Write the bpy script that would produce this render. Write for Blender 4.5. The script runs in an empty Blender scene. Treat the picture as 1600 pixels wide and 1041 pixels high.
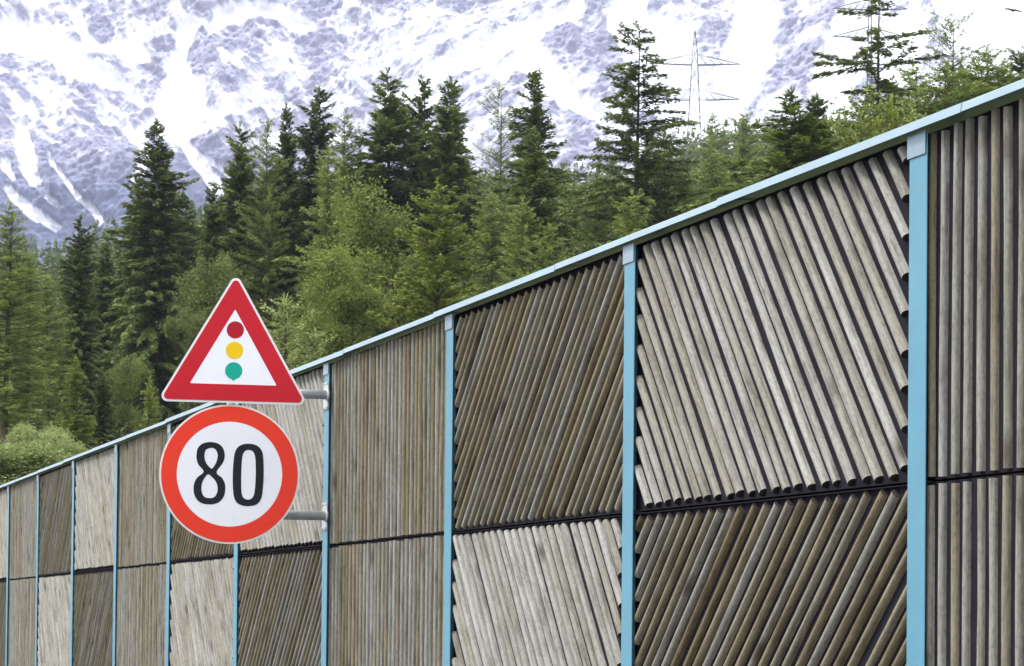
import bpy, bmesh, math, random
import numpy as np
from mathutils import Vector, Matrix
SC = bpy.context.scene
COL = SC.collection
R = math.radians

# ------------------------------------------------------------------ camera
FPX = 4200.0                                  # focal length in pixels of a 1600 px wide frame
YAW, TILT, ROLL, SHIFT = 0.3021, 0.0241, 0.0098, 353.6
EYE = 1.6
_f = np.array([math.sin(YAW)*math.cos(TILT), math.cos(YAW)*math.cos(TILT), math.sin(TILT)])
_r0 = np.array([math.cos(YAW), -math.sin(YAW), 0.0]); _u0 = np.cross(_r0, _f)
_r = _r0*math.cos(ROLL)+_u0*math.sin(ROLL); _u = -_r0*math.sin(ROLL)+_u0*math.cos(ROLL)
cam_d = bpy.data.cameras.new('camera'); cam = bpy.data.objects.new('camera', cam_d); COL.objects.link(cam)
cam.matrix_world = Matrix(((_r[0], _u[0], -_f[0], 0), (_r[1], _u[1], -_f[1], 0), (_r[2], _u[2], -_f[2], EYE), (0, 0, 0, 1)))
cam_d.sensor_width = 36; cam_d.lens = FPX/1600*36; cam_d.shift_y = SHIFT/1600
cam_d.clip_start = .1; cam_d.clip_end = 12000
cam_d.dof.use_dof = True; cam_d.dof.focus_distance = 14.0; cam_d.dof.aperture_fstop = 25
SC.camera = cam

# ------------------------------------------------------------------ sky, sun, exposure
SUN_EL, SUN_AZ = R(54), R(286)                 # azimuth clockwise from +Y: on the camera's left, behind thin cloud
w = bpy.data.worlds.new('World'); SC.world = w; w.use_nodes = True
nt = w.node_tree; nt.nodes.clear()
out = nt.nodes.new('ShaderNodeOutputWorld'); bg = nt.nodes.new('ShaderNodeBackground')
sky = nt.nodes.new('ShaderNodeTexSky'); sky.sky_type = 'NISHITA'; sky.sun_disc = False
sky.sun_elevation = SUN_EL; sky.sun_rotation = SUN_AZ
mixc = nt.nodes.new('ShaderNodeMix'); mixc.data_type = 'RGBA'
tc = nt.nodes.new('ShaderNodeTexCoord'); cn = nt.nodes.new('ShaderNodeTexNoise'); cn.inputs['Scale'].default_value = 2.2; cn.inputs['Detail'].default_value = 5
cr = nt.nodes.new('ShaderNodeMapRange'); cr.inputs[1].default_value = .3; cr.inputs[2].default_value = .7; cr.inputs[3].default_value = .82; cr.inputs[4].default_value = 1.0
nt.links.new(tc.outputs['Generated'], cn.inputs['Vector']); nt.links.new(cn.outputs['Fac'], cr.inputs[0])
sx = nt.nodes.new('ShaderNodeSeparateXYZ'); nt.links.new(tc.outputs['Generated'], sx.inputs[0])
gz_ = nt.nodes.new('ShaderNodeMapRange'); gz_.inputs[3].default_value = 5.2; gz_.inputs[4].default_value = 12.5; nt.links.new(sx.outputs[2], gz_.inputs[0])   # overcast: brighter overhead than at the horizon
cl = nt.nodes.new('ShaderNodeMix'); cl.data_type = 'RGBA'; cl.blend_type = 'MULTIPLY'; cl.inputs[0].default_value = 1; cl.inputs[6].default_value = (.95, .97, 1.0, 1); nt.links.new(gz_.outputs[0], cl.inputs[7]); nt.links.new(cl.outputs[2], mixc.inputs[7])
nt.links.new(cr.outputs[0], mixc.inputs[0]); nt.links.new(sky.outputs[0], mixc.inputs[6])
nt.links.new(mixc.outputs[2], bg.inputs[0]); bg.inputs[1].default_value = .15
nt.links.new(bg.outputs[0], out.inputs[0])
sd = bpy.data.lights.new('sun', 'SUN'); sd.energy = 2.1; sd.angle = R(12); sd.color = (1, .96, .90)
sun = bpy.data.objects.new('sun', sd); COL.objects.link(sun)
sv = Vector((math.sin(SUN_AZ)*math.cos(SUN_EL), math.cos(SUN_AZ)*math.cos(SUN_EL), math.sin(SUN_EL)))
sun.rotation_euler = sv.to_track_quat('Z', 'Y').to_euler(); sun.location = (-20, -20, 60)
SC.view_settings.view_transform = 'Standard'; SC.view_settings.look = 'None'
SC.view_settings.exposure = 0.95; SC.view_settings.gamma = 1
SC.render.engine = 'CYCLES'
SC.cycles.max_bounces = 8; SC.cycles.transparent_max_bounces = 8; SC.cycles.volume_bounces = 0
SC.cycles.use_denoising = True

# ------------------------------------------------------------------ helpers
def tag(o, label=None, cat=None, group=None, kind=None):
    if label: o['label'] = label
    if cat: o['category'] = cat
    if group: o['group'] = group
    if kind: o['kind'] = kind
    return o
def empty(name, loc=(0, 0, 0)):
    o = bpy.data.objects.new(name, None); o.location = loc; o.empty_display_size = .3; COL.objects.link(o); return o
def link_mesh(name, me, parent=None):
    o = bpy.data.objects.new(name, me); COL.objects.link(o)
    if parent: o.parent = parent
    return o
def np_mesh(name, V, F, mats, mi=None, attrs=None, smooth=False):
    """V (n,3); F list/array of equal-length faces (array m,k)"""
    me = bpy.data.meshes.new(name); V = np.asarray(V, np.float32); F = np.asarray(F, np.int32)
    k = F.shape[1]; me.vertices.add(len(V)); me.vertices.foreach_set('co', V.ravel())
    me.loops.add(F.size); me.loops.foreach_set('vertex_index', F.ravel())
    me.polygons.add(len(F)); me.polygons.foreach_set('loop_start', np.arange(0, F.size, k, dtype=np.int32))
    if mi is not None: me.polygons.foreach_set('material_index', np.asarray(mi, np.int32))
    me.polygons.foreach_set('use_smooth', np.full(len(F), smooth))
    for m in mats: me.materials.append(m)
    for nm, (dom, typ, data) in (attrs or {}).items():
        a = me.attributes.new(nm, typ, dom)
        a.data.foreach_set('vector' if typ == 'FLOAT_VECTOR' else 'value', np.asarray(data, np.float32).ravel())
    me.update(calc_edges=True); me.validate(); return me
def box(bm, lo, hi, mi=0):
    x0, y0, z0 = lo; x1, y1, z1 = hi
    v = [bm.verts.new(p) for p in ((x0,y0,z0),(x1,y0,z0),(x1,y1,z0),(x0,y1,z0),(x0,y0,z1),(x1,y0,z1),(x1,y1,z1),(x0,y1,z1))]
    for f in ((0,3,2,1),(4,5,6,7),(0,1,5,4),(1,2,6,5),(2,3,7,6),(3,0,4,7)):
        bm.faces.new([v[i] for i in f]).material_index = mi
def bar(bm, a, b, r, n=8, r2=None, caps=True):
    a = Vector(a); b = Vector(b); d = (b-a).normalized(); r2 = r if r2 is None else r2
    t = Vector((0, 0, 1)) if abs(d.z) < .9 else Vector((1, 0, 0)); s = d.cross(t).normalized(); q = d.cross(s)
    A = [bm.verts.new(a+(s*math.cos(i*2*math.pi/n)+q*math.sin(i*2*math.pi/n))*r) for i in range(n)]
    B = [bm.verts.new(b+(s*math.cos(i*2*math.pi/n)+q*math.sin(i*2*math.pi/n))*r2) for i in range(n)]
    for i in range(n):
        f = bm.faces.new((A[i], A[(i+1) % n], B[(i+1) % n], B[i])); f.smooth = n > 5
    if caps: bm.faces.new(A[::-1]); bm.faces.new(B)
def finish(name, bm, mats, parent=None, bevel=0):
    bmesh.ops.recalc_face_normals(bm, faces=bm.faces)
    if bevel: bmesh.ops.bevel(bm, geom=list(bm.edges), offset=bevel, segments=1, affect='EDGES', clamp_overlap=True)
    me = bpy.data.meshes.new(name); bm.to_mesh(me); bm.free()
    for m in (mats if isinstance(mats, (list, tuple)) else [mats]): me.materials.append(m)
    return link_mesh(name, me, parent)
def at(px, py, Z):
    """world point at depth Z along the optical axis seen at pixel (px,py) of the photograph"""
    a = (px-800)/FPX; b = (520.5+SHIFT-py)/FPX
    return np.array([0, 0, EYE])+Z*(_f+a*_r+b*_u)

# noise for geometry ------------------------------------------------
def vnoise(x, y, seed):
    rs = np.random.RandomState(seed); T = rs.rand(256, 256).astype(np.float32)
    xi = np.floor(x).astype(int); yi = np.floor(y).astype(int); fx = x-xi; fy = y-yi
    fx = fx*fx*fx*(fx*(fx*6-15)+10); fy = fy*fy*fy*(fy*(fy*6-15)+10)
    a = T[xi % 256, yi % 256]; b = T[(xi+1) % 256, yi % 256]; c = T[xi % 256, (yi+1) % 256]; d = T[(xi+1) % 256, (yi+1) % 256]
    return (a+(b-a)*fx)*(1-fy)+(c+(d-c)*fx)*fy
def fbm(x, y, seed, o=5, ridged=False, gain=.5):
    s = 0; amp = 1; tot = 0
    for k in range(o):
        n = vnoise(x+17.3*k, y-9.1*k, seed+k)
        if ridged: n = 1-np.abs(2*n-1)
        s = s+amp*n; tot += amp; amp *= gain; c, sn = math.cos(.6), math.sin(.6)
        x, y = (x*c-y*sn)*2.03, (x*sn+y*c)*2.03
    return s/tot
def sstep(a, b, x):
    t = np.clip((x-a)/(b-a), 0, 1); return t*t*(3-2*t)

# ------------------------------------------------------------------ materials
class NT:
    def __init__(self, name):
        self.m = bpy.data.materials.new(name); self.m.use_nodes = True; self.t = self.m.node_tree
        self.b = self.t.nodes['Principled BSDF']; self.o = self.t.nodes['Material Output']
    def n(self, typ, **kw):
        nd = self.t.nodes.new('ShaderNode'+typ)
        for k, v in kw.items():
            if k in nd.inputs.keys(): nd.inputs[k].default_value = v
            else: setattr(nd, k, v)
        return nd
    def l(self, a, b): self.t.links.new(a, b)
    def ramp(self, fac, stops):
        r = self.n('ValToRGB'); e = r.color_ramp.elements
        while len(e) < len(stops): e.new(.5)
        for i, (p, c) in enumerate(stops): e[i].position = p; e[i].color = (*c, 1) if len(c) == 3 else c
        self.l(fac, r.inputs[0]); return r.outputs[0]
    def mix(self, fac, a, b, mode='MIX'):
        m = self.n('Mix', data_type='RGBA', blend_type=mode)
        for s, v in ((0, fac), (6, a), (7, b)):
            if isinstance(v, bpy.types.NodeSocket): self.l(v, m.inputs[s])
            elif s == 0: m.inputs[0].default_value = v
            else: m.inputs[s].default_value = (*v, 1)
        return m.outputs[2]
    def base(self, c): self.l(c, self.b.inputs['Base Color']); return self
def simple(name, col, rough=.5, metal=0, var=.12, scale=6, dirt=None, spec=.5, bump=0):
    t = NT(name); tcn = t.n('TexCoord'); nz = t.n('TexNoise', Scale=scale, Detail=6.0)
    t.l(tcn.outputs['Object'], nz.inputs['Vector'])
    c = t.ramp(nz.outputs['Fac'], [(.3, tuple(x*(1-var) for x in col)), (.7, tuple(min(1, x*(1+var)) for x in col))])
    if dirt:
        n2 = t.n('TexNoise', Scale=scale*3.1, Detail=8.0, Roughness=.7); t.l(tcn.outputs['Object'], n2.inputs['Vector'])
        mr = t.n('MapRange'); mr.inputs[1].default_value = .56; mr.inputs[2].default_value = .75; mr.inputs[4].default_value = .55
        t.l(n2.outputs['Fac'], mr.inputs[0]); c = t.mix(mr.outputs[0], c, dirt)
    t.base(c); t.b.inputs['Roughness'].default_value = rough; t.b.inputs['Metallic'].default_value = metal
    t.b.inputs['Specular IOR Level'].default_value = spec
    if bump:
        bp = t.n('Bump', Strength=bump, Distance=.01); t.l(nz.outputs['Fac'], bp.inputs['Height']); t.l(bp.outputs[0], t.b.inputs['Normal'])
    return t.m
def wood_mat():
    t = NT('weathered_wood'); a = t.n('Attribute', attribute_name='grain'); ti = t.n('Attribute', attribute_name='tint')
    mp = t.n('Mapping'); mp.inputs['Scale'].default_value = (1.6, 26, 26); t.l(a.outputs['Vector'], mp.inputs[0])
    g = t.n('TexNoise', Scale=3.0, Detail=8.0, Roughness=.65); t.l(mp.outputs[0], g.inputs['Vector'])
    b2 = t.n('Mapping'); b2.inputs['Scale'].default_value = (1.0, 3, 3); t.l(a.outputs['Vector'], b2.inputs[0])
    blot = t.n('TexNoise', Scale=2.6, Detail=5.0, Roughness=.6); t.l(b2.outputs[0], blot.inputs['Vector'])
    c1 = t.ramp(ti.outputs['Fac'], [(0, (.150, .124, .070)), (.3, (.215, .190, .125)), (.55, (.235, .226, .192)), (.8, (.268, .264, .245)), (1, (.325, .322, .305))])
    gs = t.ramp(g.outputs['Fac'], [(.28, (.45, .43, .40)), (.48, (.98, .98, .98)), (.75, (1.25, 1.24, 1.2))])
    c = t.mix(1.0, c1, gs, 'MULTIPLY')
    bs = t.ramp(blot.outputs['Fac'], [(.28, (.50, .46, .38)), (.46, (.95, .93, .9)), (.7, (1.15, 1.15, 1.14))])
    c = t.mix(.85, c, bs, 'MULTIPLY')
    k3 = t.n('Mapping'); k3.inputs['Scale'].default_value = (5, 14, 14); t.l(a.outputs['Vector'], k3.inputs[0])
    sp = t.n('TexNoise', Scale=7.0, Detail=6.0, Roughness=.75); t.l(k3.outputs[0], sp.inputs['Vector'])
    ss = t.ramp(sp.outputs['Fac'], [(.32, (.52, .51, .50)), (.5, (1, 1, 1)), (.72, (1.2, 1.2, 1.19))]); c = t.mix(.8, c, ss, 'MULTIPLY')
    # knots and dark stains
    k2 = t.n('Mapping'); k2.inputs['Scale'].default_value = (2.4, 5.5, 5.5); t.l(a.outputs['Vector'], k2.inputs[0])
    vo = t.n('TexVoronoi', Scale=1.0); t.l(k2.outputs[0], vo.inputs['Vector'])
    km = t.n('MapRange'); km.inputs[1].default_value = .05; km.inputs[2].default_value = .22; km.inputs[3].default_value = .8; km.inputs[4].default_value = 0
    t.l(vo.outputs['Distance'], km.inputs[0]); c = t.mix(km.outputs[0], c, (.05, .035, .025))
    t.base(c); t.b.inputs['Roughness'].default_value = .8; t.b.inputs['Specular IOR Level'].default_value = .25
    bp = t.n('Bump', Strength=.35, Distance=.004); t.l(g.outputs['Fac'], bp.inputs['Height']); t.l(bp.outputs[0], t.b.inputs['Normal'])
    return t.m
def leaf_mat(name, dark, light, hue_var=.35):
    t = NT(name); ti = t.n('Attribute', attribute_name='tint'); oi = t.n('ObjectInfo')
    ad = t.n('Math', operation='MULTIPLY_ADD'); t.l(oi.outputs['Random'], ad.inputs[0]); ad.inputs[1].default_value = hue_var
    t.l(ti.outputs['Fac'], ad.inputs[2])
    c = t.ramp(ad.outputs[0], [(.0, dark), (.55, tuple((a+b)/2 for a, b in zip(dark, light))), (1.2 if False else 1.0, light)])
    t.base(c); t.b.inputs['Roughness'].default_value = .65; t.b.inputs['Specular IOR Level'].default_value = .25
    tr = t.n('BsdfTranslucent'); t.l(c, tr.inputs[0]); mx = t.n('MixShader'); mx.inputs[0].default_value = .3
    t.l(t.b.outputs[0], mx.inputs[1]); t.l(tr.outputs[0], mx.inputs[2]); t.l(mx.outputs[0], t.o.inputs[0])
    return t.m
M = {}
M['wood'] = wood_mat()
M['shaded_end_grain'] = simple('shaded_end_grain', (.05, .042, .035), .9, var=.3, scale=30, spec=.1)  # cut ends darker than the slats; part of their shade is in the colour
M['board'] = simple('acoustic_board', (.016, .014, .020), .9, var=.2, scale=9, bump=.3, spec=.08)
M['post'] = simple('blue_paint', (.085, .248, .335), .42, var=.09, scale=3, dirt=(.13, .22, .26))
M['cap'] = simple('light_blue_sheet', (.25, .345, .395), .4, var=.08, scale=2, dirt=(.2, .33, .38))
M['tab'] = simple('pale_plate', (.24, .33, .38), .35, metal=.3, var=.12, scale=14, dirt=(.35, .25, .2))
M['galv'] = simple('galvanised_steel', (.50, .51, .53), .5, metal=.25, var=.15, scale=12)
M['alu'] = simple('sign_back', (.40, .41, .42), .5, metal=.5)
M['concrete'] = simple('concrete', (.28, .27, .25), .9, var=.2, scale=4, dirt=(.12, .11, .1), bump=.3)
def film(name, c): return simple(name, c, .45, var=.025, scale=5, spec=.2)
M['white'] = simple('white_film', (.82, .82, .85), .45, var=.03, scale=2.2, spec=.2, dirt=(.62, .61, .60)); M['rim'] = simple('rim_film', (.76, .75, .73), .45, var=.06, scale=4, spec=.2, dirt=(.5, .47, .44))
M['red'] = film('crimson_film', (.52, .012, .022)); M['orange_red'] = film('orange_red_film', (.78, .045, .02))
M['dot_red'] = film('dark_red_film', (.40, .008, .02)); M['yellow'] = film('yellow_film', (.80, .52, .005))
M['green'] = film('green_film', (.005, .36, .25)); M['black'] = film('black_film', (.012, .012, .017))
M['bark'] = simple('bark', (.075, .058, .045), .95, var=.35, scale=3, spec=.1)
M['larch_bark'] = simple('larch_bark', (.11, .085, .065), .95, var=.35, scale=3, spec=.1)
M['spruce'] = leaf_mat('spruce_needles', (.018, .040, .010), (.20, .255, .055))
M['open'] = leaf_mat('olive_needles', (.05, .076, .020), (.23, .265, .065))
M['larch'] = leaf_mat('larch_needles', (.125, .180, .042), (.31, .365, .09))
M['yellow_conifer'] = leaf_mat('yellow_green_needles', (.12, .165, .025), (.30, .33, .06))
M['decid'] = leaf_mat('broad_leaves', (.085, .13, .022), (.29, .32, .062))
M['pale'] = leaf_mat('pale_leaves', (.15, .20, .065), (.34, .39, .14))
M['far'] = leaf_mat('distant_needles', (.07, .11, .045), (.22, .28, .11))
M['iron'] = simple('pylon_steel', (.17, .17, .22), .8, metal=.0)  # lightened steel; some of the distance haze is put into the colour
M['feather'] = simple('dark_feathers', (.03, .028, .027), .8)

# ------------------------------------------------------------------ ground and road
D = 4.1698; Y10 = 8.5973; S = 3.0; ZC = EYE+1.7838; ZJ = EYE+.5152; HP = ZC-ZJ
def terrain(x, y):
    x = np.asarray(x, float); y = np.asarray(y, float)
    r = np.hypot(x, y); az = np.degrees(np.arctan2(x, np.maximum(y, 1e-3)))
    side = sstep(.8, 7, x-D)*sstep(0, 30, y)
    h = .072*np.clip(r-8, 0, None)
    h = np.where(r > 520, .072*512+.035*(r-520), h)
    s2 = np.interp(az, [0, 6, 17, 28, 40], [.08, .09, .165, .23, .23])
    e = np.clip(r-230, 0, 300); e = e*e/(e+40)
    return side*(h+s2*e)+side*.5*(fbm(x*.03, y*.03, 5)-.5)
g = np.sinh(np.linspace(-5.2, 5.2, 241))/math.sinh(5.2)
gx = g*6000; gy = g*6000+20
X, Yg = np.meshgrid(gx, gy, indexing='ij')
Zg = terrain(X, Yg)-.02
idx = np.arange(X.size).reshape(X.shape)
Fg = np.stack([idx[:-1, :-1], idx[1:, :-1], idx[1:, 1:], idx[:-1, 1:]], -1).reshape(-1, 4)
t = NT('grass_ground'); tcn = t.n('TexCoord'); nz = t.n('TexNoise', Scale=.35, Detail=9.0, Roughness=.7); t.l(tcn.outputs['Object'], nz.inputs[0])
t.base(t.ramp(nz.outputs['Fac'], [(.3, (.035, .04, .015)), (.5, (.07, .085, .025)), (.7, (.15, .16, .04))])); t.b.inputs['Roughness'].default_value = .95
tag(link_mesh('ground', np_mesh('ground', np.stack([X, Yg, Zg], -1).reshape(-1, 3), Fg, [t.m], smooth=True)), kind='structure')
bm = bmesh.new(); box(bm, (-7.5, -300, -.5), (4.1, 300, .004)); finish('road', bm, simple('asphalt', (.05, .05, .052), .9, scale=20, var=.3), None); tag(bpy.data.objects['road'], kind='structure')
bm = bmesh.new()
for xx in (3.0, -7.2): box(bm, (xx-.06, -300, 0), (xx+.06, 300, .008))
finish('road_marking', bm, M['white']); tag(bpy.data.objects['road_marking'], kind='structure')

# ------------------------------------------------------------------ noise barrier
barrier = tag(empty('noise_barrier', (D, Y10, 0)), 'long wooden slat noise barrier with blue posts and blue coping beside the road', 'noise barrier')
B0 = Vector((D, Y10, 0))
def slat_mesh(name, y0, y1, z0, z1, mode, seed):
    """slats on one panel; y0 nearest post, z0 bottom. mode 0 vertical, 1 = top leans away, -1 = top leans near"""
    rs = np.random.RandomState(seed); V = []; F = []; Mi = []; G = []; T = []; S_ = []
    lines = []
    a0, a1, b0, b1 = y0, y1, z0, z1
    pitch = .0915
    if mode == 0:
        n = int((a1-a0)/pitch); p = (a1-a0)/n
        for i in range(n):
            c = a0+(i+.5)*p+rs.normal(0, .0035); tl = rs.normal(0, .0035)
            lines.append(((c-tl, b0+rs.uniform(0, .008)), (c+tl, b1-rs.uniform(0, .012))))
    else:
        ang = R(41.5) if mode == 1 else R(49.5); dy, dz = math.sin(ang)*mode, math.cos(ang)
        step = .1215
        s = a0-3-rs.uniform(0, step)
        while s < a1+3:
            c = s+rs.normal(0, .005); s += step
            # clip line (c + t*dy, b0 + t*dz)
            t0, t1 = 0, (b1-b0)/dz
            ta, tb = sorted(((a0-c)/dy, (a1-c)/dy)); t0 = max(t0, ta); t1 = min(t1, tb)
            if t1-t0 < .07: continue
            j = rs.normal(0, .004)
            t0 += rs.uniform(0, .012); t1 -= rs.uniform(0, .012)
            lines.append(((c+t0*dy, b0+t0*dz), (c+t1*dy+j, b1 if False else b0+t1*dz)))
    K = 9; tone = rs.uniform(-.06, .06)
    for (pa, pb) in lines:
        pa = np.array(pa); pb = np.array(pb); d = pb-pa; L = np.hypot(*d); d /= L; nrm = np.array([d[1], -d[0]])
        wd = {0: .0178, 1: .0205, -1: .0182}[mode]*rs.uniform(.90, 1.12); hh = {0: .0205, 1: .0255, -1: .0235}[mode]*rs.uniform(.9, 1.1); tint = np.clip({0: .5, 1: .68, -1: .40}[mode]+(rs.beta(2.2, 2.2)-.5)*(.55 if mode == 1 else .85)+tone, 0, 1)  # tone set by lean: weathering plus painted-in lit and shaded leans
        nseg = max(2, int(L/.35)); base = len(V); off = rs.uniform(0, 50, 3); bow = rs.normal(0, .0025); hb = rs.normal(0, .0015)
        for q in range(nseg+1):
            tt = q/nseg; cc = pa+d*L*tt+nrm*bow*math.sin(math.pi*tt)
            for k in range(K):
                th = math.pi*k/(K-1); o = math.cos(th)*wd; hgt = (math.sin(th)**.85)*hh+hb*math.sin(2*math.pi*tt)*(math.sin(th))
                V.append((.036-hgt-.001 if 0 < k < K-1 else .038, cc[0]+nrm[0]*o, cc[1]+nrm[1]*o))
                G.append((off[0]+L*tt, off[1]+o, off[2]+hgt))
        for q in range(nseg):
            for k in range(K-1):
                a = base+q*K+k; F.append((a, a+1, a+K+1, a+K)); Mi.append(0); T.append(tint); S_.append(True)
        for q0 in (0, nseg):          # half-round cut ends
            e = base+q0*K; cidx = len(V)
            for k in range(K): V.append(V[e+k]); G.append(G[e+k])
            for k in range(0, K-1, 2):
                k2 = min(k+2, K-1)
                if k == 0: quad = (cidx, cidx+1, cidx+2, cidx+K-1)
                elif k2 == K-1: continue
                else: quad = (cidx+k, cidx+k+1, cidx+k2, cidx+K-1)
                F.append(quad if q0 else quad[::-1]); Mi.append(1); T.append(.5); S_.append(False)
    V = np.array(V); V[:, 1] -= Y10
    me = np_mesh(name, V, F, [M['wood'], M['shaded_end_grain']], Mi, {'grain': ('POINT', 'FLOAT_VECTOR', G), 'tint': ('FACE', 'FLOAT', T)})
    me.polygons.foreach_set('use_smooth', S_); return me
NB = 14
ROWS = [(ZJ, ZC-.035), (ZJ-HP, ZJ), (ZJ-2*HP+.55, ZJ-HP)]
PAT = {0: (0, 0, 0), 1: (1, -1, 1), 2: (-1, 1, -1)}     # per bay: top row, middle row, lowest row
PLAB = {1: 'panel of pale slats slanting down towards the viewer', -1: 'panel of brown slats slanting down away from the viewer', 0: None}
for b in range(-2, NB):
    ya = Y10+b*S; y0 = ya+.075; y1 = ya+S-.075
    for ri, (z0, z1) in enumerate(ROWS):
        mode = PAT[(b+1) % 3][ri]
        if ri == 2 and z1-z0 < .3: continue
        gap = .008 if mode == 0 else .018
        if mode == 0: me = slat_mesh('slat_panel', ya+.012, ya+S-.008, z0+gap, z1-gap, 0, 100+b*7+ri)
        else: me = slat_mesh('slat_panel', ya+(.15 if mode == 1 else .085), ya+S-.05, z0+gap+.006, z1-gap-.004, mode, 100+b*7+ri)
        p = link_mesh('slat_panel', me, barrier)
        if PLAB[mode]: p['label'] = PLAB[mode]
        bm = bmesh.new(); yl = ya-Y10
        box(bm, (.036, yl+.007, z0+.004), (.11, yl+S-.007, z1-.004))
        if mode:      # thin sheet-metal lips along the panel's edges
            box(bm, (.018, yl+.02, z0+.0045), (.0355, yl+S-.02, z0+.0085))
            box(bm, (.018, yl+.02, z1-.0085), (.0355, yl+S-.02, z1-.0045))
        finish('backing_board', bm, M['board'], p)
    bm = bmesh.new(); yl = ya-Y10; box(bm, (-.01, yl+.012, -.3), (.12, yl+S-.012, ROWS[2][0]-.004)); finish('plinth', bm, M['concrete'], barrier)
for b in range(-2, NB+1):
    yl = b*S; bm = bmesh.new(); top = ZC-.045
    box(bm, (0, yl-.07, -.3), (.005, yl+.07, top)); box(bm, (.0055, yl-.005, -.3), (.1475, yl+.005, top-.002)); box(bm, (.148, yl-.07, -.3), (.16, yl+.07, top))
    bmesh.ops.translate(bm, verts=bm.verts, vec=(-.004, 0, 0))
    p = finish('post', bm, M['post'], barrier, bevel=.0015)
    rs = random.Random(b); bm = bmesh.new(); hp = .075
    box(bm, (-.010, yl-.066, top-hp), (-.0055, yl+.078, top+.010)); o = finish('cover_plate', bm, M['tab'], p, bevel=.001)
# coping: folded sheet lengths, each lapping over the next
k = 0; yy = Y10-2*S-.6; rs = random.Random(4)
yy = Y10-.36-2.2*3
while yy < Y10+NB*S:
    L = 2.2; y0 = yy-.03-Y10; y1 = yy+L-Y10; bm = bmesh.new(); o = .0028*(k % 2); dz0 = rs.uniform(-.003, .003); dz1 = dz0-rs.uniform(.002, .007)
    prof = [(-.036-o, -.031-o*.6), (-.031-o, -.003+o), (-.025, .001+o), (.20, .012+o), (.204+o, -.045), (.198, -.045), (.194, .006+o), (-.018, -.006+o), (-.026-o, -.010+o), (-.030-o, -.030-o*.6)]
    A = [bm.verts.new((x, y0, ZC+z+dz1)) for x, z in prof]; Bv = [bm.verts.new((x, y1, ZC+z+dz0)) for x, z in prof]
    n = len(prof)
    for i in range(n): bm.faces.new((A[i], A[(i+1) % n], Bv[(i+1) % n], Bv[i]))
    bm.faces.new(A); bm.faces.new(Bv[::-1])
    finish('coping', bm, M['cap'], barrier)
    yy += L; k += 1

# ------------------------------------------------------------------ road signs
Y7 = Y10+3*S
def sign_frame(px, py, Zd, yaw, roll):
    c = at(px, py, Zd); nrm = Vector((-math.sin(yaw), -math.cos(yaw), 0)); right = Vector((math.cos(yaw), -math.sin(yaw), 0)); up = Vector((0, 0, 1))
    r2 = right*math.cos(roll)-up*math.sin(roll); u2 = up*math.cos(roll)+right*math.sin(roll)
    return Matrix(((r2.x, u2.x, nrm.x, c[0]), (r2.y, u2.y, nrm.y, c[1]), (r2.z, u2.z, nrm.z, c[2]), (0, 0, 0, 1)))
def plate(name, outer, holes, z, th, mat, parent):
    """flat plate with holes from outlines in the sign's own plane, front at z"""
    cu = bpy.data.curves.new(name, 'CURVE'); cu.dimensions = '2D'; cu.fill_mode = 'BOTH'; cu.extrude = th/2
    for pts in [outer]+holes:
        sp = cu.splines.new('POLY'); sp.points.add(len(pts)-1)
        for i, p in enumerate(pts): sp.points[i].co = (p[0], p[1], 0, 1)
        sp.use_cyclic_u = True
    tmp = bpy.data.objects.new(name+'_tmp', cu); COL.objects.link(tmp)
    dg = bpy.context.evaluated_depsgraph_get(); me = bpy.data.meshes.new_from_object(tmp.evaluated_get(dg))
    bpy.data.objects.remove(tmp); bpy.data.curves.remove(cu)
    me.name = name; me.transform(Matrix.Translation((0, 0, z-th/2))); me.materials.clear(); me.materials.append(mat)
    return link_mesh(name, me, parent)
def circ(r, n=96, c=(0, 0)): return [(c[0]+r*math.cos(2*math.pi*i/n), c[1]+r*math.sin(2*math.pi*i/n)) for i in range(n)]
def rtri(pts, r, n=10):
    res = []
    for i in range(3):
        p = Vector(pts[i]); a = (Vector(pts[i-1])-p).normalized(); b = (Vector(pts[(i+1) % 3])-p).normalized()
        half = a.angle(b)/2; m = (a+b).normalized(); cc = p+m*(r/math.sin(half))
        s = cc-a.orthogonal()*0; pa = p+a*(r/math.tan(half)); pb = p+b*(r/math.tan(half))
        va = pa-cc; vb = pb-cc; t0 = math.atan2(va.y, va.x); t1 = math.atan2(vb.y, vb.x); dt = (t1-t0+math.pi) % (2*math.pi)-math.pi
        res += [(cc.x+r*math.cos(t0+dt*q/n), cc.y+r*math.sin(t0+dt*q/n)) for q in range(n+1)]
    return res
ZS = 17.72; PXM = ZS/FPX                        # metres per photo pixel at the sign
# triangle: apex (369,434), corners (254,627) (473,629) before rounding
tm = sign_frame(366, 545, ZS, R(13), R(.75))
tri_t = tag(empty('warning_sign'), 'triangular red bordered traffic light warning sign above the round speed sign', 'road sign'); tri_t.matrix_world = tm
q = PXM
TO = [(0, 120*q), (-117.5*q, -85*q), (117.5*q, -85*q)]
def scale_tri(pts, d):
    c = Vector((0, sum(p[1] for p in pts)/3)); inr = 70*q; s = (inr-d)/inr
    return [tuple(c+(Vector(p)-c)*s) for p in pts]
plate('back_plate', rtri(TO, 9*q), [], -.004, .012, M['rim'], tri_t)
t1 = rtri(scale_tri(TO, 3.6*q), 6*q); t2 = rtri(scale_tri(TO, 29.5*q), 1.2*q)
plate('red_border', t1, [rtri(scale_tri(TO, 29.8*q), 1.2*q)], .0, .003, M['red'], tri_t)
plate('white_field', t2, [], -.0006, .003, M['white'], tri_t)
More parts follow.
